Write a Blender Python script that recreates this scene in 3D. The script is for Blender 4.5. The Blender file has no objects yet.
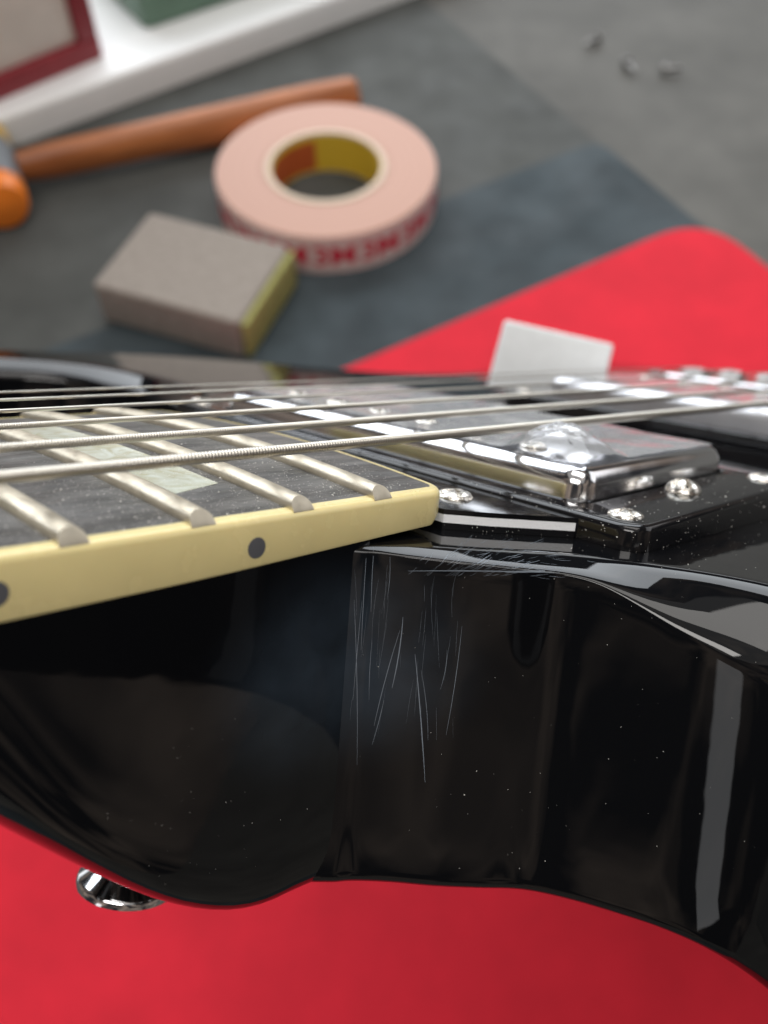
import bpy, bmesh, math, random
from mathutils import Vector, Matrix
from mathutils.bvhtree import BVHTree
random.seed(7)
scene = bpy.context.scene
col = scene.collection
R = math.radians

# ------------------------------------------------------------------ camera
FPX, PW, PH = 940.0, 768, 1024
CAMH = 0.344
PITCH = R(55)
cam_d = bpy.data.cameras.new('camera')
cam = bpy.data.objects.new('camera', cam_d); col.objects.link(cam)
cam.location = (0, 0, CAMH)
cam.rotation_euler = (math.pi/2 - PITCH, 0, 0)
cam_d.sensor_fit = 'VERTICAL'; cam_d.sensor_height = 36.0
cam_d.lens = 36.0*FPX/PH
cam_d.clip_start = 0.005; cam_d.clip_end = 50
cam_d.dof.use_dof = True
cam_d.dof.focus_distance = 0.098
cam_d.dof.aperture_fstop = 21.0
scene.camera = cam

# ------------------------------------------------------------------ world, lamps, exposure
world = bpy.data.worlds.new('World'); scene.world = world
world.use_nodes = True
bgn = world.node_tree.nodes['Background']
wn, wl = world.node_tree.nodes, world.node_tree.links      # a dim, cluttered room all round
wtc = wn.new('ShaderNodeTexCoord'); wno = wn.new('ShaderNodeTexNoise'); wno.inputs['Scale'].default_value = 2.6
wno.inputs['Detail'].default_value = 3; wno.inputs['Distortion'].default_value = 0.8
wrp = wn.new('ShaderNodeValToRGB'); wrp.color_ramp.elements[0].position = 0.46; wrp.color_ramp.elements[0].color = (0.020, 0.021, 0.024, 1)
wrp.color_ramp.elements[1].position = 0.68; wrp.color_ramp.elements[1].color = (0.34, 0.27, 0.22, 1)
wl.new(wtc.outputs['Generated'], wno.inputs['Vector']); wl.new(wno.outputs['Fac'], wrp.inputs['Fac']); wl.new(wrp.outputs['Color'], bgn.inputs['Color'])
bgn.inputs['Strength'].default_value = 1.0

def area(name, loc, target, sx, sy, radiance, color=(1, 1, 1)):
    l = bpy.data.lights.new(name, 'AREA'); l.shape = 'RECTANGLE'
    l.size = sx; l.size_y = sy; l.energy = radiance*math.pi*sx*sy; l.color = color
    o = bpy.data.objects.new(name, l); col.objects.link(o)
    o.location = loc
    o.rotation_euler = (Vector(target)-Vector(loc)).to_track_quat('-Z', 'Y').to_euler()
    return o
area('ceiling_or_fill_lamp', (0.25, 0.50, 1.85), (0.15, 0.3, 0.25), 1.5, 0.8, 3.4, (1.0, 0.97, 0.93))
area('ceiling_or_fill_lamp', (-0.3, -0.75, 1.9), (0, 0.1, 0.1), 1.3, 0.45, 8.5, (1.0, 0.97, 0.93))  # unseen fill added behind the camera to brighten the red mat
area('window_light', (-0.55, 1.9, 1.18), (-0.2, 0.2, 0.4), 3.8, 1.35, 4.6, (0.90, 0.95, 1.0))
area('side_fill_light', (2.0, 0.75, 0.85), (0, 0.1, 0.3), 1.6, 0.9, 1.4, (0.97, 0.98, 1.0))  # fill added at the right to brighten the fret ends
area('ceiling_fill', (0.0, 0.0, 2.4), (0, 0.0, 0), 3.0, 3.0, 0.3, (1.0, 0.98, 0.95))  # broad soft fill added overhead to lift strings and mat
area('left_strip_light', (-1.25, -1.2, 0.40), (0, 0, 0.3), 0.30, 1.0, 1.1, (0.97, 0.98, 1.0))  # added strip that gives the grey reflection on the cutaway wall
vs = scene.view_settings
vs.view_transform = 'Standard'; vs.look = 'None'; vs.gamma = 1.0; vs.exposure = -0.05
vs.use_curve_mapping = False
scene.render.engine = 'CYCLES'

# ------------------------------------------------------------------ frames of reference
# guitar frame in mm: X along the strings towards the bridge, Y from bass to treble side, Z off the fretboard
GM = Matrix(((0.69641928, -0.71332714, 0.07851481),
             (-0.12018516, -0.22379439, -0.96719781),
             (0.70749962, 0.66413889, -0.24158607)))       # guitar -> camera (right, down, forward)
GC = Vector((-76.0, -63.2, 21.7))                          # camera position in the guitar frame
sp, cp = math.sin(PITCH), math.cos(PITCH)
CW = Matrix(((1, 0, 0), (0, -sp, cp), (0, -cp, -sp)))      # camera -> world
RW = CW @ GM
GLOC = Vector((0, 0, CAMH)) - RW @ (GC*0.001)

def wray(u, v):
    return (CW @ Vector(((u-PW/2)/FPX, (v-PH/2)/FPX, 1))).normalized()
def at(u, v, z=0.0):
    d = wray(u, v); t = (z-CAMH)/d.z
    return Vector((0, 0, CAMH)) + d*t
def gray(u, v):
    return (GM.transposed() @ Vector(((u-PW/2)/FPX, (v-PH/2)/FPX, 1))).normalized()

# ------------------------------------------------------------------ materials
def new_mat(name):
    m = bpy.data.materials.new(name); m.use_nodes = True
    return m, m.node_tree.nodes, m.node_tree.links, m.node_tree.nodes['Principled BSDF']
def mat(name, color, rough=0.5, metal=0.0, spec=0.5, coat=0.0, noise=0.0, nscale=300, bump=0.0, bscale=800,
        rvar=0.0, rscale=120, sub=0.0, stretch=None, color2=None):
    m, N, L, b = new_mat(name)
    b.inputs['Base Color'].default_value = (*color, 1)
    b.inputs['Roughness'].default_value = rough
    b.inputs['Metallic'].default_value = metal
    b.inputs['Specular IOR Level'].default_value = spec
    b.inputs['Coat Weight'].default_value = coat
    b.inputs['Coat Roughness'].default_value = 0.03
    if sub:
        b.inputs['Subsurface Weight'].default_value = sub
        b.inputs['Subsurface Radius'].default_value = (0.002, 0.0014, 0.0008)
        b.inputs['Subsurface Scale'].default_value = 0.6
    tc = N.new('ShaderNodeTexCoord'); mp = N.new('ShaderNodeMapping')
    L.new(tc.outputs['Object'], mp.inputs['Vector'])
    if stretch: mp.inputs['Scale'].default_value = stretch
    if noise:
        n = N.new('ShaderNodeTexNoise'); n.inputs['Scale'].default_value = nscale; n.inputs['Detail'].default_value = 8
        n.inputs['Roughness'].default_value = 0.65
        L.new(mp.outputs[0], n.inputs['Vector'])
        r = N.new('ShaderNodeValToRGB')
        c2 = color2 or tuple(min(1, c*(1+noise)) for c in color)
        c1 = tuple(c*(1-noise) for c in color)
        r.color_ramp.elements[0].position = 0.32; r.color_ramp.elements[0].color = (*c1, 1)
        r.color_ramp.elements[1].position = 0.68; r.color_ramp.elements[1].color = (*c2, 1)
        L.new(n.outputs['Fac'], r.inputs['Fac']); L.new(r.outputs['Color'], b.inputs['Base Color'])
    if rvar:
        n = N.new('ShaderNodeTexNoise'); n.inputs['Scale'].default_value = rscale; n.inputs['Detail'].default_value = 6
        L.new(mp.outputs[0], n.inputs['Vector'])
        mr = N.new('ShaderNodeMapRange'); mr.inputs['From Min'].default_value = 0.35; mr.inputs['From Max'].default_value = 0.7
        mr.inputs['To Min'].default_value = max(0, rough-rvar); mr.inputs['To Max'].default_value = rough+rvar
        L.new(n.outputs['Fac'], mr.inputs['Value']); L.new(mr.outputs['Result'], b.inputs['Roughness'])
    if bump:
        n = N.new('ShaderNodeTexNoise'); n.inputs['Scale'].default_value = bscale; n.inputs['Detail'].default_value = 6
        L.new(mp.outputs[0], n.inputs['Vector'])
        bp = N.new('ShaderNodeBump'); bp.inputs['Strength'].default_value = bump; bp.inputs['Distance'].default_value = 0.0004
        L.new(n.outputs['Fac'], bp.inputs['Height']); L.new(bp.outputs['Normal'], b.inputs['Normal'])
    return m

M_lacquer = mat('black_lacquer', (0.004, 0.0042, 0.005), 0.035, spec=0.5, rvar=0.02, rscale=60)
def add_wave(m, scale, dist):
    N, L = m.node_tree.nodes, m.node_tree.links; b = N['Principled BSDF']
    tc = N.new('ShaderNodeTexCoord'); n = N.new('ShaderNodeTexNoise'); n.inputs['Scale'].default_value = scale; n.inputs['Detail'].default_value = 3
    L.new(tc.outputs['Object'], n.inputs['Vector'])
    bp = N.new('ShaderNodeBump'); bp.inputs['Strength'].default_value = 1.0; bp.inputs['Distance'].default_value = dist
    L.new(n.outputs['Fac'], bp.inputs['Height']); L.new(bp.outputs['Normal'], b.inputs['Normal'])
add_wave(M_lacquer, 45, 0.00016)
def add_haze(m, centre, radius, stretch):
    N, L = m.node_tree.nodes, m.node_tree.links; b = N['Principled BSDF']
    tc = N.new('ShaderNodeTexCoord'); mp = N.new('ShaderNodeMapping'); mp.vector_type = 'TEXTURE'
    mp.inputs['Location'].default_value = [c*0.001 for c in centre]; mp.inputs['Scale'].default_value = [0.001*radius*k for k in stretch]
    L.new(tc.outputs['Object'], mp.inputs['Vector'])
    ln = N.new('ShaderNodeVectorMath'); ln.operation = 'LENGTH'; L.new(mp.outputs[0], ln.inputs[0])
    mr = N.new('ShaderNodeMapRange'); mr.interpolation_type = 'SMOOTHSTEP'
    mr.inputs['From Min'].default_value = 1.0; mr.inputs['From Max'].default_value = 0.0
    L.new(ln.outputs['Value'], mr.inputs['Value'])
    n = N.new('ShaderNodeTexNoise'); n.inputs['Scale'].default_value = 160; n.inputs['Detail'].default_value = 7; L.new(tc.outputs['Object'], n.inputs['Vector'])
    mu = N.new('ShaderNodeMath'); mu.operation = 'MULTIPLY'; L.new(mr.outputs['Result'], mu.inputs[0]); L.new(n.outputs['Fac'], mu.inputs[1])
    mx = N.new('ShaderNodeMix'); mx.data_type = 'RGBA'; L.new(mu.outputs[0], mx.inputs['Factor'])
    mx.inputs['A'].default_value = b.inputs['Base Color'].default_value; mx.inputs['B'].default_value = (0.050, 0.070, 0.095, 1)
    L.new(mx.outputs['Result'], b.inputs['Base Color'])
add_haze(M_lacquer, (-15, -3, -17), 17, (1.0, 1.0, 0.85))  # micro-scratch haze by the heel, its bluish glow put into the base colour
M_wood = mat('ebony', (0.045, 0.043, 0.042), 0.45, noise=0.6, nscale=420, bump=0.55, bscale=1500, rvar=0.12,
             rscale=900, stretch=(0.25, 1, 1), color2=(0.15, 0.145, 0.14))
M_bind = mat('cream_binding', (0.78, 0.655, 0.32), 0.25, noise=0.05, nscale=90, sub=0.15, rvar=0.06, rscale=300)
M_fret = mat('nickel_fret', (0.64, 0.58, 0.47), 0.48, metal=1.0, noise=0.12, nscale=500, rvar=0.08, rscale=900, bump=0.04, bscale=2500)
M_dot = mat('side_dot_grey', (0.10, 0.10, 0.11), 0.35)
M_string = mat('nickel_string', (0.60, 0.565, 0.50), 0.28, metal=1.0)
M_chrome = mat('chrome', (0.80, 0.80, 0.82), 0.09, metal=1.0, rvar=0.03, rscale=200)
M_chrome2 = mat('chrome_cover', (0.78, 0.78, 0.80), 0.15, metal=1.0, rvar=0.05, rscale=200)
M_chrome3 = mat('hazy_chrome_cover', (0.70, 0.70, 0.72), 0.38, metal=1.0, rvar=0.08, rscale=200)
M_screw = mat('nickel_screw', (0.66, 0.63, 0.58), 0.2, metal=1.0, noise=0.15, nscale=900, bump=0.25, bscale=2500)
M_ring = mat('black_plastic', (0.006, 0.006, 0.007), 0.10, rvar=0.06, rscale=400)
M_steel2 = mat('dull_steel', (0.30, 0.29, 0.28), 0.45, metal=1.0)
M_white_ply = mat('white_ply', (0.80, 0.81, 0.83), 0.4, bump=0.2, bscale=3000)
M_dust = mat('dust', (0.72, 0.70, 0.66), 0.8)
M_scr = mat('scratch', (0.19, 0.22, 0.26), 0.4)
# pearl inlay
M_pearl, N, L, b = new_mat('pearl')
b.inputs['Roughness'].default_value = 0.2
tc = N.new('ShaderNodeTexCoord'); n = N.new('ShaderNodeTexNoise'); n.inputs['Scale'].default_value = 260; n.inputs['Distortion'].default_value = 2.5
rr = N.new('ShaderNodeValToRGB'); L.new(tc.outputs['Object'], n.inputs['Vector']); L.new(n.outputs['Fac'], rr.inputs['Fac'])
rr.color_ramp.elements[0].position = 0.3; rr.color_ramp.elements[0].color = (0.44, 0.43, 0.30, 1)
rr.color_ramp.elements[1].position = 0.7; rr.color_ramp.elements[1].color = (0.62, 0.66, 0.60, 1)
L.new(rr.outputs['Color'], b.inputs['Base Color'])
# clear film
M_film, N, L, b = new_mat('clear_film')
N.remove(b)
out = N['Material Output']; tr = N.new('ShaderNodeBsdfTransparent'); gl = N.new('ShaderNodeBsdfGlossy'); df = N.new('ShaderNodeBsdfDiffuse')
df.inputs['Color'].default_value = (0.85, 0.86, 0.87, 1); gl.inputs['Roughness'].default_value = 0.08
lw = N.new('ShaderNodeLayerWeight'); lw.inputs['Blend'].default_value = 0.35
m1 = N.new('ShaderNodeMixShader'); m2 = N.new('ShaderNodeMixShader'); m2.inputs['Fac'].default_value = 0.20
L.new(lw.outputs['Fresnel'], m1.inputs['Fac']); L.new(tr.outputs[0], m1.inputs[1]); L.new(gl.outputs[0], m1.inputs[2])
L.new(m1.outputs[0], m2.inputs[1]); L.new(df.outputs[0], m2.inputs[2]); L.new(m2.outputs[0], out.inputs['Surface'])

# ------------------------------------------------------------------ object helpers
def link(name, me, m=None, parent=None, smooth=True):
    o = bpy.data.objects.new(name, me); col.objects.link(o)
    if m is not None: me.materials.clear(); me.materials.append(m)
    if parent is not None: o.parent = parent
    if smooth: me.polygons.foreach_set('use_smooth', [True]*len(me.polygons))
    return o
def obj(name, bm, m, parent=None, smooth=True, sharp=None):
    bmesh.ops.recalc_face_normals(bm, faces=bm.faces)
    me = bpy.data.meshes.new(name); bm.to_mesh(me); bm.free()
    if sharp is not None: me.polygons.foreach_set('use_smooth', [True]*len(me.polygons)); me.set_sharp_from_angle(angle=R(sharp))
    return link(name, me, m, parent, smooth)
def mm(bm):                                                # millimetres to metres
    bmesh.ops.scale(bm, vec=(0.001,)*3, verts=bm.verts); return bm
def empty(name, loc=(0, 0, 0), rot=(0, 0, 0)):
    o = bpy.data.objects.new(name, None); col.objects.link(o); o.location = loc; o.rotation_euler = rot
    o.empty_display_size = 0.02
    return o
def tag(o, label=None, cat=None, group=None, kind=None):
    if label: o['label'] = label
    if cat: o['category'] = cat
    if group: o['group'] = group
    if kind: o['kind'] = kind
    return o
def rings(bm, loops, closed=True, cap0=False, cap1=False):
    vl = [[bm.verts.new(p) for p in l] for l in loops]
    n = len(vl[0])
    for a, b_ in zip(vl, vl[1:]):
        for i in range(n if closed else n-1):
            j = (i+1) % n
            bm.faces.new((a[i], a[j], b_[j], b_[i]))
    if cap0: bm.faces.new(vl[0])
    if cap1: bm.faces.new(vl[-1])
    return vl
def lathe(bm, prof, n=28, mat4=Matrix()):
    loops = [[mat4 @ Vector((r*math.cos(2*math.pi*k/n), r*math.sin(2*math.pi*k/n), z)) for k in range(n)] for r, z in prof]
    rings(bm, loops, True, True, True)
    return bm
def rrect(x0, x1, y0, y1, r, n=6):
    pts = []
    for cx, cy, a0 in ((x1-r, y1-r, 0), (x0+r, y1-r, 90), (x0+r, y0+r, 180), (x1-r, y0+r, 270)):
        for k in range(n+1):
            a = R(a0+90*k/n); pts.append((cx+r*math.cos(a), cy+r*math.sin(a)))
    return pts
def rbox(bm, x0, x1, y0, y1, z0, z1, r, e, zf=None, eb=0.0):      # box with rounded corners and rounded top edge
    loops = []
    f = zf or (lambda x, y: 0)
    def lp(ins, z):
        return [(x, y, z+f(x, y)) for x, y in rrect(x0+ins, x1-ins, y0+ins, y1-ins, max(r-ins, 0.02*r+1e-6))]
    if eb:
        for k in range(0, 4):
            a = R(90*k/3); loops.append(lp(eb*(1-math.sin(a)), z0+eb*(1-math.cos(a))))
    else: loops.append(lp(0, z0))
    for k in range(0, 5):
        a = R(90*k/4); loops.append(lp(e*(1-math.cos(a)), z1-e*(1-math.sin(a))))
    loops.append(lp(e*1.25, z1))
    rings(bm, loops, True, True, True)
    return bm
def catmull(P, n, closed=True):
    out = []; m = len(P)
    for i in range(m if closed else m-1):
        if closed: p0, p1, p2, p3 = P[i-1], P[i], P[(i+1) % m], P[(i+2) % m]
        else: p0, p1, p2, p3 = P[max(i-1, 0)], P[i], P[i+1], P[min(i+2, m-1)]
        for k in range(n):
            t = k/n
            out.append(tuple(0.5*((2*b_)+(-a+c_)*t+(2*a-5*b_+4*c_-d)*t*t+(-a+3*b_-3*c_+d)*t**3)
                             for a, b_, c_, d in zip(p0, p1, p2, p3)))
    if not closed: out.append(tuple(P[-1]))
    return out
def lerp(x, xs, ys):
    if x <= xs[0]: return ys[0]
    for a, b_, c_, d in zip(xs, xs[1:], ys, ys[1:]):
        if x <= b_: return c_+(d-c_)*(x-a)/(b_-a)
    return ys[-1]
def smooth_lerp(x, xs, ys):
    if x <= xs[0]: return ys[0]
    for a, b_, c_, d in zip(xs, xs[1:], ys, ys[1:]):
        if x <= b_:
            t = (x-a)/(b_-a); t = t*t*(3-2*t); return c_+(d-c_)*t
    return ys[-1]

# ================================================================== THE SETTING
M_bench = mat('bench_surface', (0.102, 0.099, 0.090), 0.65, spec=0.25, noise=0.25, nscale=14, bump=0.2, bscale=500)
M_gmat = mat('grey_rubber', (0.072, 0.075, 0.071), 0.7, spec=0.2, noise=0.22, nscale=18, bump=0.2, bscale=700, rvar=0.1, rscale=30)
M_tmat = mat('slate_rubber', (0.045, 0.058, 0.065), 0.7, spec=0.2, noise=0.3, nscale=25, bump=0.2, bscale=700, rvar=0.1, rscale=30)
M_red = mat('red_cloth', (0.62, 0.017, 0.034), 0.75, noise=0.10, nscale=30, bump=0.5, bscale=1600, spec=0.2)

def slab(name, pts, z0, z1, m, kind=None, e=0.0008, corner=0.0, parent=None):
    """sheet with an outline of world points; corner rounds the corners"""
    P = [Vector((p[0], p[1])) for p in pts]
    if corner:
        Q = []
        for i, p in enumerate(P):
            a = (P[i-1]-p); b_ = (P[(i+1) % len(P)]-p); a.normalize(); b_.normalize()
            for k in range(9):
                t = k/8
                Q.append((p+a*corner)*(1-t)**2 + p*2*t*(1-t) + (p+b_*corner)*t*t)
        P = Q
    c = sum(P, Vector((0, 0)))/len(P)
    bm = bmesh.new()
    def lp(ins, z): return [((p-c)*(1-ins/max((p-c).length, 1e-6))+c).to_3d()+Vector((0, 0, z)) for p in P]
    rings(bm, [lp(0, z0), lp(0, z1-e), lp(e*0.3, z1-e*0.3), lp(e, z1)], True, True, True)
    o = obj(name, bm, m, parent, smooth=False)
    if kind: o['kind'] = kind
    return o

slab('bench_top', [(-1.6, -0.32), (1.6, -0.32), (1.6, 2.2), (-1.6, 2.2)], -0.03, 0.0, M_bench, 'structure')
# bench directions: the mats share two edge directions
ca = at(704, 216, 0.006); cb = at(330, 375, 0.006)
dA = (cb-ca).normalized()                                   # towards lower left
dB = Vector((-dA.y, dA.x, 0))                               # square to it
if dB.y > 0: dB = -dB
g0 = at(450, 20, 0.002)
slab('grey_mat', [g0-dB*0.5, g0+dB*0.45, g0+dB*0.45+dA*1.05, g0-dB*0.5+dA*1.05], 0.0002, 0.002, M_gmat)
tag(bpy.data.objects['grey_mat'], 'large dark grey rubber mat lying under the tools', 'mat')
t0 = at(599, 140, 0.004)
o = slab('slate_mat', [t0, t0+dB*0.50, t0+dB*0.50+dA*0.64, t0+dA*0.64], 0.0021, 0.004, M_tmat, corner=0.012)
tag(o, 'blue-grey rubber mat between the grey mat and the red cloth mat', 'mat')
o = slab('red_mat', [ca, ca+dB*0.355, ca+dB*0.355+dA*0.58, ca+dA*0.58], 0.0041, 0.0070, M_red, corner=0.035, e=0.0012)
tag(o, 'bright red work mat with rounded corner beneath the black guitar', 'mat')

# ================================================================== THE GUITAR
guitar = empty('electric_guitar', GLOC, RW.to_euler())
tag(guitar, 'glossy black electric guitar with cream bound fretboard, held tilted over the red mat', 'guitar')

# ---- body
def ztop(x, y): return -5.1 - 0.014*(x-14) + 0.010*(y+16.5)
ZB = -44.2
bass = [(-17, 9), (-14.6, 3.0), (-12, 0.3), (-9.8, -1.2), (-6.8, -4.0), (-3.6, -7.5), (0, -10.9), (3.6, -14.2), (6.1, -18.2), (8.3, -23.2), (10, -28), (10.7, -33), (10, -38.2), (7.4, -44.5), (2, -52),
        (-8, -61), (-20, -68), (-32, -74), (-40, -80), (-43.5, -87.5), (-40, -95), (-30, -99.5), (-16, -102), (0, -104), (40, -106), (80, -102),
        (120, -97), (160, -100), (200, -116), (240, -131), (280, -131), (310, -110), (330, -70), (338, -20)]
treb = [(338, 72), (332, 112), (316, 146), (288, 166), (252, 168), (216, 154), (184, 138), (152, 128), (124, 131), (104, 144), (86, 158), (64, 168), (36, 174), (0, 177.5),
        (-16, 178), (-27, 175), (-32.5, 168), (-29, 160.5), (-19, 157.5), (-5, 155.5), (10, 154), (25, 148), (34, 138.5), (38, 125), (37.5, 112), (35, 101), (29, 90),
        (20, 80), (8, 70.5), (-4, 62.5), (-12, 56.7), (-14.6, 54), (-17, 48)]
O2 = catmull(bass+[(339, 28)]+treb, 6)
O2 = [p for i, p in enumerate(O2)]
def inset_dir(P):
    out = []; n = len(P)
    for i in range(n):
        a, b_ = Vector(P[i-2]), Vector(P[(i+2) % n]); t = (b_-a).normalized()
        out.append(Vector((-t.y, t.x)))
    ar = sum(P[i][0]*P[(i+1) % n][1]-P[(i+1) % n][0]*P[i][1] for i in range(n))
    return [d if ar > 0 else -d for d in out]
ID = inset_dir(O2)
def bev(x, y):
    """(inset width, drop) of the bevel round the top edge"""
    if y < 28:
        if x < 14 and y > -40:
            d = lerp(-y, [0, 8, 14, 17.5, 21.5, 25.6, 31, 34, 40], [0.6, 0.7, 0.9, 1.2, 2.7, 4.3, 5.6, 6.4, 7]); w = lerp(-y, [0, 10, 18, 34, 40], [1.2, 3.0, 4.6, 7, 8])
        else: d = 8; w = 8
        if x < -22: w = 3.0
        if x < -9 and y > -5: w, d = 0.8, 0.5
    else:
        d = lerp(y, [57, 70, 90, 110], [0.6, 1.0, 2.2, 3.2]) if x < 46 else 3; w = lerp(y, [57, 70, 90, 110], [1.2, 2, 3.5, 4.6]) if x < 46 else 4
        if x < -12: w = 3.0
        if x > 50: w, d = 3.0, 1.2
        if x < -9 and y < 62: w, d = 0.8, 0.5
    return w, d
def body_loops():
    loops = []
    B = [bev(*p) for p in O2]
    for _ in range(5): B = [tuple((B[i-1][k]+B[i][k]+B[(i+1) % len(B)][k])/3 for k in (0, 1)) for i in range(len(B))]
    def lp(fw, fd, flat=False):
        l = []
        for (x, y), dr, (w, d) in zip(O2, ID, B):
            q = Vector((x, y))+dr*(fw(w, d)); l.append((q.x, q.y, ztop(q.x, q.y)-fd(w, d)))
        return l
    prof = [(1.15, 0.0, 0.9), (1.15, 0.0, 0.5)]
    def bz(p0, p1, p2, n, first=0):
        return [tuple(p0[k]*(1-t)**2+p1[k]*2*t*(1-t)+p2[k]*t*t for k in (0, 1))+(0.0,) for t in ((q+first)/n for q in range(n+1-first))]
    prof += bz((1.15, 0.0), (0.92, 0.0), (0.70, 0.24), 5)
    prof += [(0.5, 0.46, 0.0)]
    prof += bz((0.34, 0.63), (0.0, 1.0), (0.0, 1.35), 8)
    for fw, fd, ex in prof:
        loops.append(lp(lambda w, d, f=fw, e=ex: w*f+e, lambda w, d, f=fd: d*f))
    L1 = loops[-1]
    for t in (0.05, 0.3, 0.6, 0.85):
        loops.append([(p[0], p[1], q[2]+(ZB+3.2-q[2])*t) for p, q in zip(O2, L1)])
    rb = 2.6
    for k in range(0, 7):
        a = R(90*k/6)
        loops.append([(p[0]+d.x*rb*(1-math.cos(a)), p[1]+d.y*rb*(1-math.cos(a)), ZB+rb*(1-math.sin(a))) for p, d in zip(O2, ID)])
    loops.append([(p[0]+d.x*3.1, p[1]+d.y*3.1, ZB) for p, d in zip(O2, ID)])
    return loops
bm = bmesh.new(); rings(bm, body_loops(), True, True, True); mm(bm)
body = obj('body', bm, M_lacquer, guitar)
body['label'] = 'glossy black body with beveled cutaway, scratched beside the neck heel'

# ---- neck with heel
def edge_y(x): return 0.0156*(-x) if x < 0 else 0.0
HW = 28.5
def zboard(x): return lerp(x, [-200, -48, -30, -1.4], [-5.4, -5.2, -4.95, -3.9])     # underside of the binding
def neck_section(x, n=90):
    yb = edge_y(x)+0.25; w = HW-yb
    zt = zboard(x)+0.35
    depth = smooth_lerp(x, [-80, -58.6, -17.3, -8], [-23, -21.6, -45.4, -46.0])
    ex = smooth_lerp(x, [-75, -54.1, -30], [2.1, 2.4, 9.8])       # how boxy
    ez = smooth_lerp(x, [-75, -54.1, -30], [1.9, 2.2, 13.4])
    pts = []
    for k in range(n+1):
        a = math.pi*k/n
        cx, sz = math.cos(a), math.sin(a)
        y = HW - w*math.copysign(abs(cx)**(2/ex), cx)
        z = zt + (depth-zt)*(sz**(2/ez))
        pts.append((x, y, z))
    return pts
xs = [-200, -150, -110, -90]+[-80+2*k for k in range(36)]
bm = bmesh.new(); rings(bm, [neck_section(x) for x in xs], True, True, True); mm(bm)
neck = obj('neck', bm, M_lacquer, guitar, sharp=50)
neck['label'] = 'black lacquered neck with rounded heel'

# ---- fretboard
RAD = 305.0
def zrad(y): return -((y-HW)**2)/(2*RAD)+HW**2/(2*RAD)
BW = 1.5
bm = bmesh.new(); loops = []
for i in range(61):
    x = -200+(200+0.4)*i/60
    a = edge_y(x)+BW*0.9; ys = [a+(2*HW-2*a)*k/16 for k in range(17)]
    l = [(x, y, zrad(y)) for y in ys]+[(x, ys[-1], -3.7), (x, ys[0], -3.7)]
    loops.append(l)
rings(bm, loops, True, True, True); mm(bm)
board = obj('fretboard', bm, M_wood, guitar, sharp=40)
board['label'] = 'dusty dark wood fretboard'
# binding swept along bass side, end and treble side
path = []
CRN, XE = 2.6, 1.5
for k in range(26): x = -200+(200+XE-CRN)*(k/25)**0.8; path.append((x, edge_y(x), 0, -1))
for k in range(1, 8):
    a = R(90*k/8); path.append((XE-CRN+CRN*math.sin(a), CRN-CRN*math.cos(a), math.sin(a), -math.cos(a)))
for k in range(21): path.append((XE, CRN+(57-2*CRN)*k/20, 1, 0))
for k in range(1, 8):
    a = R(90*k/8); path.append((XE-CRN+CRN*math.cos(a), 57-CRN+CRN*math.sin(a), math.cos(a), math.sin(a)))
for k in range(26): x = XE-CRN-(200+XE-CRN)*(k/25)**1.25; path.append((x, 57-edge_y(x), 0, 1))
bm = bmesh.new(); loops = []
for x, y, nx, ny in path:
    wv = BW if abs(nx) < 0.5 else BW-0.45*abs(nx)
    def P(ins, z): return (x-nx*ins, y-ny*ins, z)
    zt = lambda ins: zrad(min(max(y-ny*ins, 0), 57))+0.02
    zb = zboard(x)
    l = [P(wv, zb), P(wv, zt(wv))]
    r = 0.75
    for k in range(6):
        a = R(90*k/5); l.append(P(r*(1-math.sin(a)), zt(r)-r*(1-math.cos(a))))
    rb = 0.5 + 1.5*max(0, nx)
    l += [P(0, zb+rb), P(rb*0.3, zb+rb*0.3), P(rb, zb)]
    loops.append(l)
rings(bm, loops, True, True, True); mm(bm)
bind = obj('binding', bm, M_bind, board, sharp=35)
bind['label'] = 'cream plastic edge binding'
# frets
SC = 628.65; DE = 8.5
fx = {n: -DE-(SC/2**(n/12)-SC/2**(22/12)) for n in range(13, 23)}
def make_fret(x):
    a = edge_y(x)+0.25; b_ = 57-a; n = 26; loops = []
    W2, H = 1.25, 1.15
    ts = [0, 0.0001]+[k/n for k in range(1, n)]+[0.9999, 1]
    bm = bmesh.new()
    for t in ts:
        y = a+(b_-a)*t; l = []
        for k in range(11):
            u = math.pi*k/10
            px = -W2*math.cos(u); pz = H*(math.sin(u)**0.75)
            yy = y
            lim = 1.0*pz/H                                   # bevelled ends
            yy = max(a+lim*0.95, min(b_-lim*0.95, y)) if 0 < t < 1 else (a if t == 0 else b_)
            if t in (0, 1): pz = 0.0; px *= 0.9
            l.append((x+px, yy, zrad(yy)+pz-0.02))
        l += [(x+W2*0.9, l[-1][1], zrad(l[-1][1])-0.3), (x-W2*0.9, l[0][1], zrad(l[0][1])-0.3)]
        loops.append(l)
    rings(bm, loops, True, True, True); mm(bm)
    bmesh.ops.remove_doubles(bm, verts=bm.verts, dist=1e-7)
    return bm
for n in range(22, 12, -1):
    obj('fret', make_fret(fx[n]), M_fret, board, sharp=38)
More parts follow.
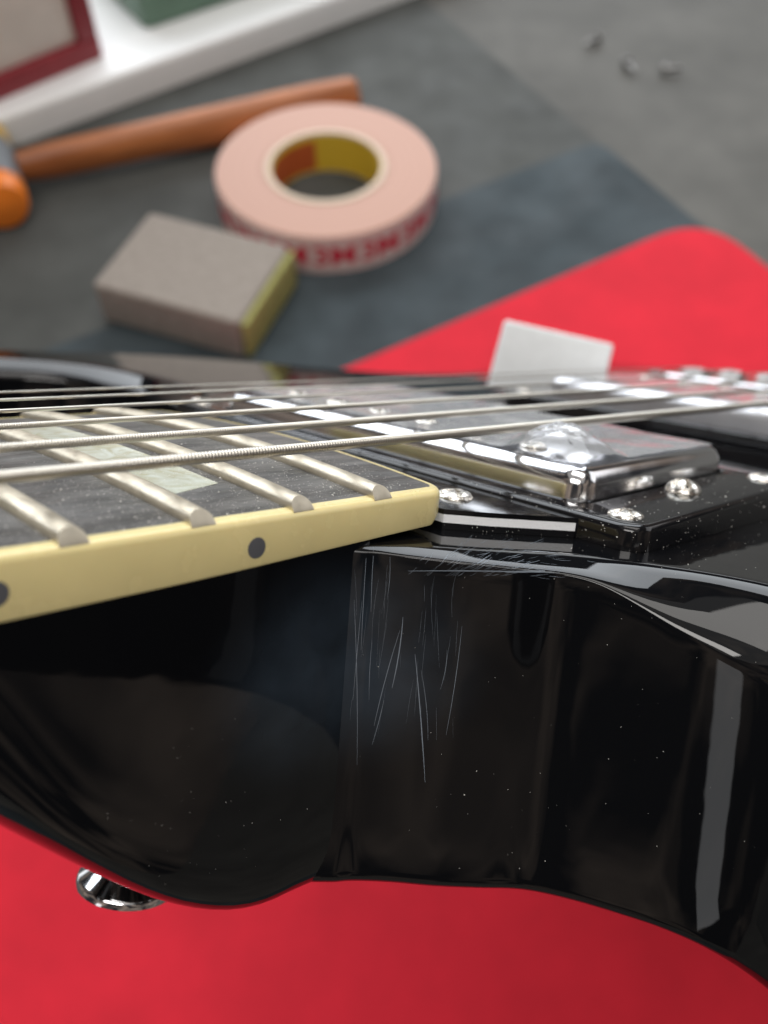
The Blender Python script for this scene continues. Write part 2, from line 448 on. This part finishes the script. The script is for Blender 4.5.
# trapezoid inlays, let into the board
def inlay(n0, n1, h0=19.5, h1=18.0):
    x0, x1 = fx[n0]+2.6, fx[n1]-2.6
    bm = bmesh.new(); g = []
    for i in range(5):
        x = x0+(x1-x0)*i/4; h = h0+(h1-h0)*i/4
        g.append([(x, HW-h+2*h*k/12, zrad(HW-h+2*h*k/12)+0.03) for k in range(13)])
    rings(bm, g, closed=False)
    r = bmesh.ops.extrude_face_region(bm, geom=list(bm.faces))
    bmesh.ops.translate(bm, vec=(0, 0, -0.5), verts=[v for v in r['geom'] if isinstance(v, bmesh.types.BMVert)])
    mm(bm); return obj('inlay', bm, M_pearl, board, sharp=40)
inlay(20, 21); inlay(18, 19, 19.5, 18.2); inlay(16, 17, 19, 18); inlay(14, 15, 19, 18)
def side_dot(n0, n1):
    x = (fx[n0]+fx[n1])/2
    bm = bmesh.new(); lathe(bm, [(1.0, -0.3), (1.0, 0.03), (0.7, 0.05)], 18, Matrix.Translation((x, edge_y(x), -2.75)) @ Matrix.Rotation(R(90), 4, 'X'))
    mm(bm); obj('side_dot', bm, M_dot, board, sharp=40)
side_dot(20, 21); side_dot(18, 19); side_dot(16, 17)

# ---- strings
SD = [1.17, 0.91, 0.66, 0.43, 0.33, 0.25]
PITCHES = [0.36, 0.30, 0.24]
def string_pt(i, x):
    nut = HW-17.8+i*35.6/5; br = HW-25+i*10.0
    t = (x+DE)/(SC/2**(22/12)); fd = SC/2**(22/12)
    y = br+(nut-br)*(1-t)*fd/SC+0.55
    h = 4.22+1.33*(1-((y-HW)/HW)**2)*0.8-0.08*i+0.004*(x+DE)
    return Vector((x, y, h))
XBR = 167.5
def make_string(i):
    r = SD[i]/2; bm = bmesh.new(); loops = []
    if i < 3:
        p = PITCHES[i]; ns = 10; xs = []
        x = -75.0
        while x < 95: xs.append(x); x += p/6
        xs = [-200, -130, -75.01]+xs+[95.01, 130, XBR]
    else: ns = 10; xs = [-200+k*(XBR+200)/20 for k in range(21)]
    for x in xs:
        c = string_pt(i, x); l = []
        for k in range(ns):
            a = 2*math.pi*k/ns; rr_ = r
            if i < 3: q_ = 2*((x/PITCHES[i]+k/ns) % 1.0)-1; rr_ = r-PITCHES[i]*0.5*(1-math.sqrt(max(0, 1-q_*q_)))
            l.append((c.x, c.y+rr_*math.cos(a), c.z+rr_*math.sin(a)))
        loops.append(l)
    # over the bridge down to the tailpiece
    c = string_pt(i, XBR)
    for dx, dz in ((3, -0.6), (38, -8.5)):
        loops.append([(c.x+dx, c.y+r*math.cos(2*math.pi*k/ns), c.z+dz+r*math.sin(2*math.pi*k/ns)) for k in range(ns)])
    rings(bm, loops, True, True, True); mm(bm)
    o = obj('string', bm, M_string, guitar)
    o['label'] = ['thickest wound string nearest the scratched side', 'second thickest wound string', 'thinnest wound string, third from the scratched side', 'thick plain string', 'middle plain string', 'thinnest plain string'][i]
    return o
for i in range(6): make_string(i)

# ---- screws
def screw_bm(x, y, z, r, h=0.9, cross=True, tilt=None, rot=0.4):
    bm = bmesh.new()
    prof = [(r*0.98, -0.6), (r, 0)]+[(r*math.cos(R(a)), h*math.sin(R(a))) for a in (15, 30, 45, 60, 75, 86)]
    lathe(bm, prof, 22)
    if cross:                                              # recessed drive: push the centre arms down
        bmesh.ops.delete(bm, geom=[f for f in bm.faces if len(f.verts) > 4 and f.calc_center_median().z > 0], context='FACES_ONLY')
        top = sorted([v for v in bm.verts], key=lambda v: -v.co.z)[:22]
        cen = bm.verts.new((0, 0, -h*0.1))
        top.sort(key=lambda v: math.atan2(v.co.y, v.co.x))
        for k in range(22):
            bm.faces.new((top[k], top[(k+1) % 22], cen))
        for v in bm.verts:
            a = math.atan2(v.co.y, v.co.x)+rot; q = min(abs(math.sin(a)), abs(math.cos(a)))
            rad = v.co.xy.length
            if v.co.z > h*0.5 and rad < r*0.75 and q < 0.3: v.co.z -= h*0.5
    M4 = Matrix.Translation((x, y, z))
    if tilt is not None: M4 = M4 @ tilt
    bmesh.ops.transform(bm, matrix=M4, verts=bm.verts)
    return mm(bm)

# ---- tenon cover between board end and pickup
def plate(bm, P, z0, z1, zf):
    rings(bm, [[(x, y, z0+zf(x, y)) for x, y in P], [(x, y, z1+zf(x, y)) for x, y in P]], True, True, True); return bm
tp = [(1.8, 0.8), (5.5, -2.6), (13.45, -8.8), (13.45, 65.8), (5.5, 59.6), (1.8, 56.2)]
tq = [((x-8)*1.002+8-0.02, (y-28.5)*0.9985+28.5) for x, y in tp]
zf = ztop
bm = bmesh.new(); plate(bm, tq, 0.02, 0.78, zf); mm(bm)
tenon = obj('tenon_cover', bm, M_ring, guitar, sharp=30)
tenon['label'] = 'layered black and white plastic plate behind the fretboard end'
bm = bmesh.new(); plate(bm, tp, 0.785, 1.72, zf); mm(bm); obj('white_ply', bm, M_white_ply, tenon, sharp=30)
bm = bmesh.new(); plate(bm, tq, 1.725, 2.3, zf); mm(bm); obj('black_ply', bm, M_ring, tenon, sharp=30)
obj('screw', screw_bm(8.0, 4.6, ztop(8, 4.6)+2.25, 2.3, 0.9), M_screw, tenon, sharp=40)

# ---- pickup rings and pickups
def pickup_set(x0, tilt_front, tilt_back, cover_top, poles_x, name_lab, dense=True):
    x1 = x0+46; y0, y1 = HW-45, HW+45
    hz = lambda x: tilt_front+(tilt_back-tilt_front)*(x-x0)/46
    bm = bmesh.new()
    def lp(ins, f, z=0): return [(x, y, ztop(x, y)+hz(x)*f+z) for x, y in rrect(x0+ins, x1-ins, y0+ins, y1-ins, max(3.0-ins, 0.6))]
    def li(ins, f, z=0): return [(x, y, ztop(x, y)+hz(x)*f+z) for x, y in rrect(x0+3.6+ins, x1-3.6-ins, HW-35.4+ins, HW+35.4-ins, 2.6)]
    loops = [lp(0, 0, 0.03), lp(0.05, 1, -0.75), lp(0.18, 1, -0.35), lp(0.45, 1, -0.1), lp(0.9, 1, 0)]
    loops += [li(-0.3, 1, 0), li(0, 1, -0.25), li(0, 0, 0.06)]
    rings(bm, loops, True)
    mm(bm)
    ring = obj('pickup_ring', bm, M_ring, guitar, sharp=35)
    ring['label'] = 'black plastic mounting ring of the '+name_lab
    for sx in (x0+4.2, x1-4.6):
        for sy in (y0+4.2, y1-4.2):
            obj('ring_screw', screw_bm(sx, sy, ztop(sx, sy)+hz(sx)-0.05, 2.1, 0.75, rot=random.random()), M_screw, ring, sharp=40)
    for sy in (y0+6.6, y1-6.6):
        obj('height_screw', screw_bm(x0+22.5, sy, ztop(x0+22, sy)+hz(x0+22)-0.02, 2.3, 1.7, rot=random.random()), M_screw, ring, sharp=40)
    # chrome cover
    bm = bmesh.new()
    rbox(bm, x0+4.0, x1-4.0, HW-35, HW+35, -4.5, cover_top, 3.0, 2.3); mm(bm)
    pk = obj('pickup', bm, M_chrome2 if dense else M_chrome3, guitar, sharp=60)
    pk['label'] = 'chrome covered '+name_lab
    for i in range(6):
        s = string_pt(i, poles_x)
        obj('pole_screw', screw_bm(poles_x, s.y, cover_top+0.05, 1.9, 0.7, rot=random.random()*1.5), M_screw, pk, sharp=40)
    # clear protective film, wrinkled, with a bubble near the bass corner
    bm = bmesh.new(); g = []
    rnd = random.Random(int(x0)); ph = [rnd.uniform(0, 6) for _ in range(8)]
    nx_, ny_ = 46, 84
    for i in range(nx_):
        row = []
        for j in range(ny_):
            x = x0+5.6+(34.6)*i/(nx_-1); y = HW-33.4+66.8*j/(ny_-1)
            z = cover_top+0.30+0.05*math.sin(x*0.5+ph[0]+0.5*math.sin(y*.4))+0.06*math.sin(y*0.3+ph[1]+math.sin(x*.3))+0.04*math.sin((x+y)*.8+ph[2])*math.sin((x-y)*.37+ph[3])
            d = math.hypot((x-(x0+11))/9.0, (y-(HW-27))/9.5)
            if dense and d < 1: z += 3.2*(math.cos(d*math.pi)*0.5+0.5)*(1+0.12*math.sin(x*2.1+y)+0.1*abs(math.sin(y*1.4-x*.6)))
            ex = max(0, (x0+7.0)-x, x-(x1-7.0)); ey = max(0, (HW-32)-y, y-(HW+32))
            z -= 0.12*max(ex, ey)**1.5*(0.9 + 0.15*math.sin(x*.8+y*.7)) 
            row.append((x, y, z))
        g.append(row)
    rings(bm, g, closed=False); mm(bm)
    f = obj('protective_film', bm, M_film, pk)
    return pk
pickup_set(13.75, 2.9, 4.2, 2.0, 24.5, 'neck pickup')
pickup_set(107.0, 3.4, 4.4, 2.4, 140.0, 'bridge pickup', False)

# ---- bridge and tailpiece
bm = bmesh.new(); rbox(bm, 162, 174, -7, 64, -1.0, 2.6, 5.6, 1.0); mm(bm)
br = obj('bridge', bm, M_chrome, guitar, sharp=50); br['label'] = 'metal bridge across the body'
for i in range(6):
    s = string_pt(i, XBR)
    bm = bmesh.new()
    P = [(XBR-3.2, 2.7), (XBR-0.4, s.z-SD[i]/2-0.05), (XBR+0.4, s.z-SD[i]/2-0.05), (XBR+3.4, 2.7)]
    rings(bm, [[(x, s.y-2.6, z) for x, z in P], [(x, s.y+2.6, z) for x, z in P]], True, True, True); mm(bm)
    obj('saddle', bm, M_steel2, br, smooth=False)
for y in (-8.5, 65.5):
    bm = bmesh.new(); lathe(bm, [(2.2, ztop(168, y)-1), (2.2, -2.2), (5.0, -2.0), (5.0, -0.6), (2.6, -0.4), (2.6, 2.2), (1.6, 2.6)], 20, Matrix.Translation((168, y, 0))); mm(bm)
    obj('bridge_post', bm, M_chrome, br, sharp=40)
bm = bmesh.new(); rbox(bm, 200, 212, -11, 68, -7, 0.5, 5.8, 2.6, eb=2.0); mm(bm)
tl = obj('tailpiece', bm, M_chrome, guitar, sharp=50)
for y in (-15, 72):
    bm = bmesh.new(); lathe(bm, [(5.5, ztop(206, y)-1), (5.5, -1.5), (6.5, -1.2), (6.5, 1.2), (5.8, 1.6)], 22, Matrix.Translation((206, y, 0))); mm(bm)
    obj('stud', bm, M_chrome, tl, sharp=40)

# ---- strap button under the heel
bm = bmesh.new()
prof = [(4.5, 1.5), (4.4, 0.0), (3.3, -1.6), (2.9, -4.0), (3.3, -6.4), (4.6, -8.2), (6.0, -9.3), (6.35, -9.8), (6.3, -10.5), (5.6, -10.9), (2.6, -11.0), (2.4, -10.4)]
lathe(bm, prof, 40, Matrix.Translation((-18.6, 28.6, -44.6)) @ Matrix.Rotation(R(8), 4, 'Y')); mm(bm)
o = obj('strap_button', bm, M_chrome, guitar, sharp=50); o['label'] = 'shiny chrome strap button under the heel'

# ---- scratches and dust: found on the lacquer by ray
def bvh(o):
    return BVHTree.FromPolygons([v.co*1000 for v in o.data.vertices], [p.vertices for p in o.data.polygons])
trees = [bvh(body), bvh(neck)]
def cast(u, v, ts=trees):
    best = None
    for t in ts:
        h = t.ray_cast(GC, gray(u, v))
        if h[0] is not None and (best is None or h[3] < best[2]): best = (h[0], h[1], h[3])
    return best
def ribbon(bm, pix, w):
    prev = None; n = len(pix)
    for i, (u, v) in enumerate(pix):
        h = cast(u, v)
        if h is None: prev = None; continue
        p, nn, dist = h
        j = min(i+1, n-1); k = max(j-1, 0)
        h2 = cast(*pix[j]) if j != i else cast(*pix[i-1])
        if h2 is None: prev = None; continue
        t = (h2[0]-p)*(1 if j != i else -1)
        if t.length < 1e-6: continue
        s = t.cross(nn)
        if s.length < 1e-9: continue
        s = s.normalized()*w*0.5*(0.25+0.75*math.sin(math.pi*(i+0.5)/n))
        q = p+nn*0.012
        cur = (bm.verts.new(q-s), bm.verts.new(q+s))
        if prev and (prev[0].co-cur[0].co).length < 6: bm.faces.new((prev[0], prev[1], cur[1], cur[0]))
        prev = cur
def line(u0, v0, u1, v1, bend=0, n=14):
    L_ = []
    nx_, ny_ = -(v1-v0), (u1-u0); l = math.hypot(nx_, ny_) or 1
    for k in range(n+1):
        t = k/n; b_ = bend*4*t*(1-t)
        L_.append((u0+(u1-u0)*t+nx_/l*b_, v0+(v1-v0)*t+ny_/l*b_))
    return L_
bm = bmesh.new()
for (a, b_, c_, d, w) in ((354, 600, 357, 765, .05), (403, 617, 392, 688, .10), (415, 654, 425, 782, .10), (400, 630, 374, 726, .06), (462, 626, 446, 735, .05),
                          (367, 545, 361, 650, .05), (374, 547, 371, 612, .05), (384, 700, 372, 745, .05), (362, 600, 353, 700, .04), (447, 650, 440, 690, .04),
                          (421, 670, 428, 740, .04), (390, 556, 387, 600, .04), (372, 640, 369, 700, .04)):
    ribbon(bm, line(a, b_, c_, d, random.uniform(-2, 2)), w)
rs = random.Random(3)
for k in range(30):
    u = rs.uniform(352, 470); v = rs.uniform(560, 720); l = rs.uniform(15, 60); sl = rs.uniform(-.18, .05)
    ribbon(bm, line(u, v, u+sl*l, v+l, rs.uniform(-1, 1), 6), rs.uniform(.008, .016))
for k in range(130):                                       # swirl of polishing scratches at the edge of the body
    u = rs.gauss(500, 36); v = min(560+rs.gauss(2, 9)+abs(u-495)*0.05, 576); l = rs.uniform(6, 20); an = -0.35+rs.gauss(0, .13)+(u-500)*0.005
    ribbon(bm, line(u, v, u+l*math.cos(an), v+l*math.sin(an), rs.uniform(.2, .8), 5), rs.uniform(.01, .035))
ribbon(bm, line(408, 571, 560, 573, -1), .10)
ribbon(bm, line(505, 572, 545, 571, 0), .22)
mm(bm)
o = obj('scratches', bm, M_scr, body); o['kind'] = 'stuff'; o['label'] = 'fine pale scratches in the black lacquer'

def specks(bm, hits, rs, r0, r1):
    for p, nn in hits:
        r = rs.uniform(r0, r1)*(2.0 if rs.random() < .06 else 1)
        a = nn.orthogonal().normalized(); b_ = nn.cross(a)
        vs_ = [bm.verts.new(p+nn*0.01+(a*math.cos(k*2.094+r*90)+b_*math.sin(k*2.094+r*90))*r*rs.uniform(.6, 1.4)) for k in range(3)]
        t = bm.verts.new(p+nn*r*rs.uniform(.5, 1.2))
        for k in range(3): bm.faces.new((vs_[k], vs_[(k+1) % 3], t))
def dust(name, parent, hits, rs, r0, r1):
    bm = bmesh.new(); specks(bm, hits, rs, r0, r1); mm(bm)
    o = obj(name, bm, M_dust, parent, smooth=False); o['kind'] = 'stuff'
    return o
hits = []
for k in range(150):
    c_ = rs.choice([(205, 820, 40, 40), (500, 810, 60, 40), (700, 720, 60, 120), (560, 650, 150, 60), (200, 740, 120, 80), (680, 560, 70, 20)])
    h = cast(rs.gauss(c_[0], c_[2]), rs.gauss(c_[1], c_[3]), [trees[0]])
    if h: hits.append((h[0], h[1]))
dust('dust', body, hits, rs, .02, .065)
hits = []
for k in range(45):
    h = cast(rs.gauss(200, 60), rs.gauss(825, 45), [trees[1]])
    if h: hits.append((h[0], h[1]))
dust('dust', neck, hits, rs, .018, .05)
hits = [(Vector((x, y, zrad(y)+0.02)), Vector((0, 0, 1))) for x, y in ((rs.uniform(-70, -2), 2+abs(rs.gauss(0, 14))) for _ in range(4200)) if y < 54]
dust('dust', board, hits, rs, .025, .075)
hits = []
ringo = [o_ for o_ in guitar.children if o_.name.startswith('pickup_ring')][0]
rt = [bvh(ringo), bvh(tenon)]
for k in range(420):
    h = cast(rs.uniform(440, 768), rs.uniform(470, 560), rt)
    if h: hits.append((h[0], h[1]))
dust('dust', ringo, hits, rs, .03, .08)
hits = [(Vector((x, y, ztop(x, y))), Vector((0, 0, 1))) for x, y in ((rs.uniform(0, 100), rs.uniform(75, 150)) for _ in range(150))]
# ================================================================== THINGS ON THE BENCH
# white foam pad standing on the guitar between the pickups
M_foam = mat('white_foam', (0.78, 0.80, 0.81), 0.7, noise=0.04, nscale=200, bump=0.3, bscale=900)
def gpoint(x, y, z): return GLOC + RW @ (Vector((x, y, z))*0.001)
bm = bmesh.new()
rbox(bm, -15.0, 15.0, -1.3, 1.3, 0, 17.5, 1.2, 0.8, eb=0.6)
for v in bm.verts:
    v.co.y += 0.006*v.co.x**2+0.03*v.co.z; v.co.x *= 1-0.002*v.co.z
mm(bm)
foam = obj('foam_pad', bm, M_foam, None, sharp=50)
fz = (RW @ Vector((0, 0, 1))).normalized()
fxv = (RW @ Vector((0.70, -0.71, 0.0))); fxv = (fxv-fz*fxv.dot(fz)).normalized(); fyv = fz.cross(fxv)
foam.matrix_world = Matrix.Translation(gpoint(129, 76.0, ztop(129, 76.0)+0.02)) @ Matrix((fxv, fyv, fz)).transposed().to_4x4() @ Matrix.Rotation(R(8), 4, 'Y')
tag(foam, 'small white foam pad standing on the guitar behind the strings', 'foam pad')

# sanding block
ZM = 0.0040
bt = 0.028
q = [at(149, 212, bt), at(92, 283, bt), at(243, 326, bt), at(294, 246, bt)]
cx = sum(q, Vector())/4
ux = ((q[2]-q[1])+(q[3]-q[0])).normalized(); sx = ((q[2]-q[1]).length+(q[3]-q[0]).length)/2; sy = ((q[0]-q[1]).length+(q[3]-q[2]).length)/2
ang = math.atan2(ux.y, ux.x)
M_grit = mat('grey_grit', (0.29, 0.255, 0.225), 0.9, noise=0.15, nscale=250, bump=0.6, bscale=1500, spec=0.2)
M_sponge = mat('olive_sponge', (0.33, 0.32, 0.12), 0.95, noise=0.3, nscale=350, bump=1.0, bscale=900, spec=0.1)
blk = empty('sanding_block', (cx.x, cx.y, ZM), (0, 0, ang)); tag(blk, 'grey-brown sanding sponge block with olive yellow end beside the tape roll', 'sanding block')
bm = bmesh.new(); rbox(bm, -sx/2, sx/2-0.0025, -sy/2, sy/2, 0.0, bt-ZM, 0.003, 0.002, eb=0.0015)
obj('abrasive_shell', bm, M_grit, blk, sharp=50)
bm = bmesh.new(); rbox(bm, sx/2-0.0024, sx/2+0.001, -sy/2+0.001, sy/2-0.001, 0.001, bt-ZM-0.0015, 0.0012, 0.001, eb=0.001)
obj('foam_end', bm, M_sponge, blk, sharp=50)

# tape roll
th = 0.025; zt_ = ZM-0.0018+th
pl, prr = at(213, 172, zt_), at(438, 168, zt_)
ctr = (at(325, 104, zt_)+at(325, 236, zt_))/2; OR = (prr-pl).length/2*0.985
ctr = Vector(((pl.x+prr.x)/2, ctr.y, 0.0021))
M_tape, N, L, b = new_mat('tape_side')
b.inputs['Roughness'].default_value = 0.45
tc = N.new('ShaderNodeTexCoord'); sxyz = N.new('ShaderNodeSeparateXYZ'); L.new(tc.outputs['Object'], sxyz.inputs[0])
ln = N.new('ShaderNodeVectorMath'); ln.operation = 'LENGTH'; cmb = N.new('ShaderNodeCombineXYZ')
L.new(sxyz.outputs[0], cmb.inputs[0]); L.new(sxyz.outputs[1], cmb.inputs[1]); L.new(cmb.outputs[0], ln.inputs[0])
nt = N.new('ShaderNodeTexNoise'); nt.noise_dimensions = '1D'; nt.inputs['Scale'].default_value = 900; nt.inputs['Detail'].default_value = 4
L.new(ln.outputs['Value'], nt.inputs['W'])
rp = N.new('ShaderNodeValToRGB'); rp.color_ramp.elements[0].color = (0.41, 0.205, 0.14, 1); rp.color_ramp.elements[1].color = (0.51, 0.28, 0.20, 1)
rp.color_ramp.elements[0].position = .3; rp.color_ramp.elements[1].position = .7
L.new(nt.outputs['Fac'], rp.inputs['Fac']); L.new(rp.outputs['Color'], b.inputs['Base Color'])
M_liner = mat('tape_liner', (0.74, 0.56, 0.53), 0.35)
M_redprint = mat('red_print', (0.62, 0.02, 0.055), 0.4)
M_core = mat('core_card', (0.66, 0.54, 0.42), 0.7)
M_yel = mat('yellow_print', (0.62, 0.42, 0.03), 0.5)
M_orp = mat('orange_print', (0.45, 0.09, 0.02), 0.5)
tape = empty('tape_roll', ctr, (0, 0, 0)); tag(tape, 'thick roll of pink double-sided tape with red printed edge', 'tape')
CR = OR*0.56; IR = OR*0.50
def annulus(name, r0, r1, z0, z1, m, parent, n=96, e=0.0006, m_in=None):
    bm = bmesh.new()
    prof = [(r0, z0), (r1, z0), (r1, z1-e), (r1-e, z1), (r0+e*.3, z1), (r0, z1-e*.3)]
    loops = [[(r*math.cos(2*math.pi*k/n), r*math.sin(2*math.pi*k/n), z) for k in range(n)] for r, z in prof]
    rings(bm, loops+[loops[0]], True); bmesh.ops.remove_doubles(bm, verts=bm.verts, dist=1e-7)
    return obj(name, bm, m, parent, sharp=40)
annulus('tape_winding', CR, OR, 0.0, th, M_tape, tape)
annulus('liner', OR+0.0001, OR+0.0004, 0.0005, th-0.0008, M_liner, tape, e=0.0001)
core = annulus('cardboard_core', IR, CR-0.0002, 0.0, th+0.0006, M_core, tape)
# printed sleeve inside the core: yellow with an orange patch
def arc_sheet(name, r, a0, a1, z0, z1, m, parent, n=30, t=0.0003):
    bm = bmesh.new(); g = []
    for k in range(n+1):
        a = R(a0+(a1-a0)*k/n); c_, s_ = math.cos(a), math.sin(a)
        g.append([(r*c_, r*s_, z0), (r*c_, r*s_, z1), ((r+t)*c_, (r+t)*s_, z1), ((r+t)*c_, (r+t)*s_, z0)])
    rings(bm, g, True, True, True)
    return obj(name, bm, m, parent, sharp=40)
arc_sheet('yellow_sleeve', IR-0.0004, -20, 200, 0.001, th-0.001, M_yel, core)
arc_sheet('orange_patch', IR-0.0008, 105, 175, 0.003, th-0.004, M_orp, core)
# the red lettering round the outside of the roll
def text_mesh(body_, size):
    cu = bpy.data.curves.new('lettering', 'FONT'); cu.body = body_; cu.size = size; cu.align_x = 'CENTER'; cu.align_y = 'CENTER'
    cu.offset = size*0.02
    o = bpy.data.objects.new('lettering', cu); col.objects.link(o)
    bpy.context.view_layer.update()
    me = bpy.data.meshes.new_from_object(o.evaluated_get(bpy.context.evaluated_depsgraph_get()))
    bpy.data.objects.remove(o)
    return me
tm = text_mesh('3M', 0.0165)
for k in range(15):
    a0 = -math.pi/2 + 0.10 + (k-7)*2*math.pi/15
    me = tm.copy()
    for v in me.vertices:
        a = a0+v.co.x*1.12/OR; rr_ = OR+0.00055
        v.co = Vector((rr_*math.cos(a), rr_*math.sin(a), th*0.5+v.co.y))
    link('lettering', me, M_redprint, tape, False)

# hammer
zh = 0.017
h0, h1 = at(30, 165, zh), at(357, 90, zh)
hd = (h1-h0); hl = hd.length; hd.normalize()
ham = empty('hammer', (h0.x, h0.y, 0.0021), (0, 0, math.atan2(hd.y, hd.x)))
tag(ham, 'soft-face hammer with copper brown wooden handle and orange tip', 'hammer')
M_hand = mat('varnished_wood', (0.40, 0.115, 0.03), 0.4, noise=0.45, nscale=60, stretch=(0.12, 1, 1), color2=(0.62, 0.22, 0.07))
M_or = mat('orange_plastic', (0.85, 0.22, 0.02), 0.4, noise=0.08, nscale=100)
M_ye = mat('yellow_plastic', (0.62, 0.40, 0.08), 0.4)
M_steel = mat('grey_steel', (0.20, 0.22, 0.24), 0.5, metal=0.2, noise=0.1, nscale=100)
ch = zh-0.0021
bm = bmesh.new(); n = 20; loops = []
for t, ry, rz in ((-.03, .0065, .0085), (0.02, .0075, .0095), (.08, .0080, .0105), (.3, .0085, .0110), (.6, .0100, .0120), (.85, .0108, .0128), (.97, .0104, .0122), (.995, .009, .0108), (1.0, .006, .008)):
    loops.append([(t*hl, ry*math.cos(2*math.pi*k/n), ch+(rz*math.sin(2*math.pi*k/n))-(0.0035*t)) for k in range(n)])
rings(bm, loops, True, True, True); obj('handle', bm, M_hand, ham, sharp=60)
RX = Matrix.Rotation(R(90), 4, 'X')
hc = Matrix.Translation((-0.021, 0, ch)) @ RX                # head axis across the handle; +z of the lathe points to -y
bm = bmesh.new(); lathe(bm, [(.0125, -.020), (.0145, -.019), (.0145, .017), (.0125, .018)], 32, hc); obj('head', bm, M_steel, ham, sharp=40)
bm = bmesh.new(); lathe(bm, [(.0125, .0181), (.0148, .019), (.0148, .029), (.0135, .0325), (.006, .0345), (.0005, .035)], 32, hc); obj('orange_face', bm, M_or, ham, sharp=50)
bm = bmesh.new(); lathe(bm, [(.0005, -.040), (.006, -.0395), (.0135, -.037), (.0146, -.034), (.0146, -.0211), (.0125, -.0201)], 32, hc); obj('yellow_face', bm, M_ye, ham, sharp=50)

# white ledge along the back of the bench
M_ledge = mat('white_paint', (0.80, 0.81, 0.81), 0.45, noise=0.03, nscale=30)
l0, l1 = at(23, 143, 0.002), at(384, 8, 0.002)
ld = (l1-l0).normalized(); la = math.atan2(ld.y, ld.x)
led = empty('white_ledge', (l0.x, l0.y, 0.0021), (0, 0, la)); tag(led, 'white painted ledge running along the back of the bench', 'ledge')
bm = bmesh.new(); rbox(bm, -0.5, 1.2, 0.0, 0.42, 0.0, 0.020, 0.002, 0.004); obj('board', bm, M_ledge, led, sharp=50)
zl = 0.0222
# dark red framed tray
M_dred = mat('dark_red_frame', (0.25, 0.026, 0.036), 0.45, noise=0.1, nscale=80)
M_page = mat('pale_page', (0.74, 0.71, 0.65), 0.6, noise=0.1, nscale=25)
r0 = at(104, 57, zl); r1 = at(0, 101, zl); rd = (r0-r1).normalized(); ra = math.atan2(rd.y, rd.x)
fr = empty('framed_panel', (r0.x, r0.y, zl), (0, 0, ra)); tag(fr, 'dark red framed pale panel standing upright on the white ledge', 'frame')
W_, H_, bw, ft = 0.24, 0.18, 0.013, 0.014
def fbox(nm, x0, x1, z0, z1, y0, y1, m):
    bm = bmesh.new(); rbox(bm, x0, x1, y0, y1, z0, z1, 0.001, 0.0008, eb=0.0008); return obj(nm, bm, m, fr, sharp=50)
fbox('frame_rail', -W_, 0, 0, bw, 0, ft, M_dred); fbox('frame_rail', -W_, 0, H_-bw, H_, 0, ft, M_dred)
fbox('frame_stile', -bw, 0, bw+.0002, H_-bw-.0002, 0, ft, M_dred); fbox('frame_stile', -W_, -W_+bw, bw+.0002, H_-bw-.0002, 0, ft, M_dred)
fbox('panel', -W_+bw+.0002, -bw-.0002, bw+.0004, H_-bw-.0004, 0.004, ft-0.002, M_page)
# green box
M_green = mat('green_plastic', (0.115, 0.20, 0.145), 0.45, noise=0.12, nscale=60)
b0 = at(146, 31, zl); b1 = at(238, 0, zl); bd = (b1-b0).normalized()
gb = empty('green_case', (b0.x, b0.y, zl), (0, 0, math.atan2(bd.y, bd.x))); tag(gb, 'dull green plastic case standing on the white ledge', 'case')
bm = bmesh.new(); rbox(bm, 0, 0.17, 0, 0.10, 0, 0.020, 0.006, 0.002, eb=0.003); obj('base', bm, M_green, gb, sharp=50)
bm = bmesh.new(); rbox(bm, 0.001, 0.169, 0.001, 0.099, 0.0203, 0.036, 0.006, 0.004); obj('lid', bm, M_green, gb, sharp=50)
# small loose screws far right on the bench
for k, (u, v, lab) in enumerate(((596, 44, 'small steel screw lying farthest left of the three on the bench'), (626, 68, 'small steel screw lying in the middle of the three on the bench'), (664, 74, 'small steel screw lying farthest right of the three on the bench'))):
    p = at(u, v, 0.0)
    s = empty('loose_screw', (p.x, p.y, 0.0), (0, 0, 0.6+k*1.3)); tag(s, lab, 'screw', 'loose screws on the bench')
    H4 = Matrix.Translation((0, 0, 0.0036)) @ Matrix.Rotation(R(90), 4, 'Y')
    bm = bmesh.new(); lathe(bm, [(.0015, 0), (.0035, .0003), (.0032, .0018), (.0012, .0026)], 16, H4); obj('head', bm, M_steel2, s, sharp=40)
    bm = bmesh.new(); lathe(bm, [(.0004, -.012), (.0014, -.009), (.0015, -.0001)], 12, H4); obj('shank', bm, M_steel2, s, sharp=40)
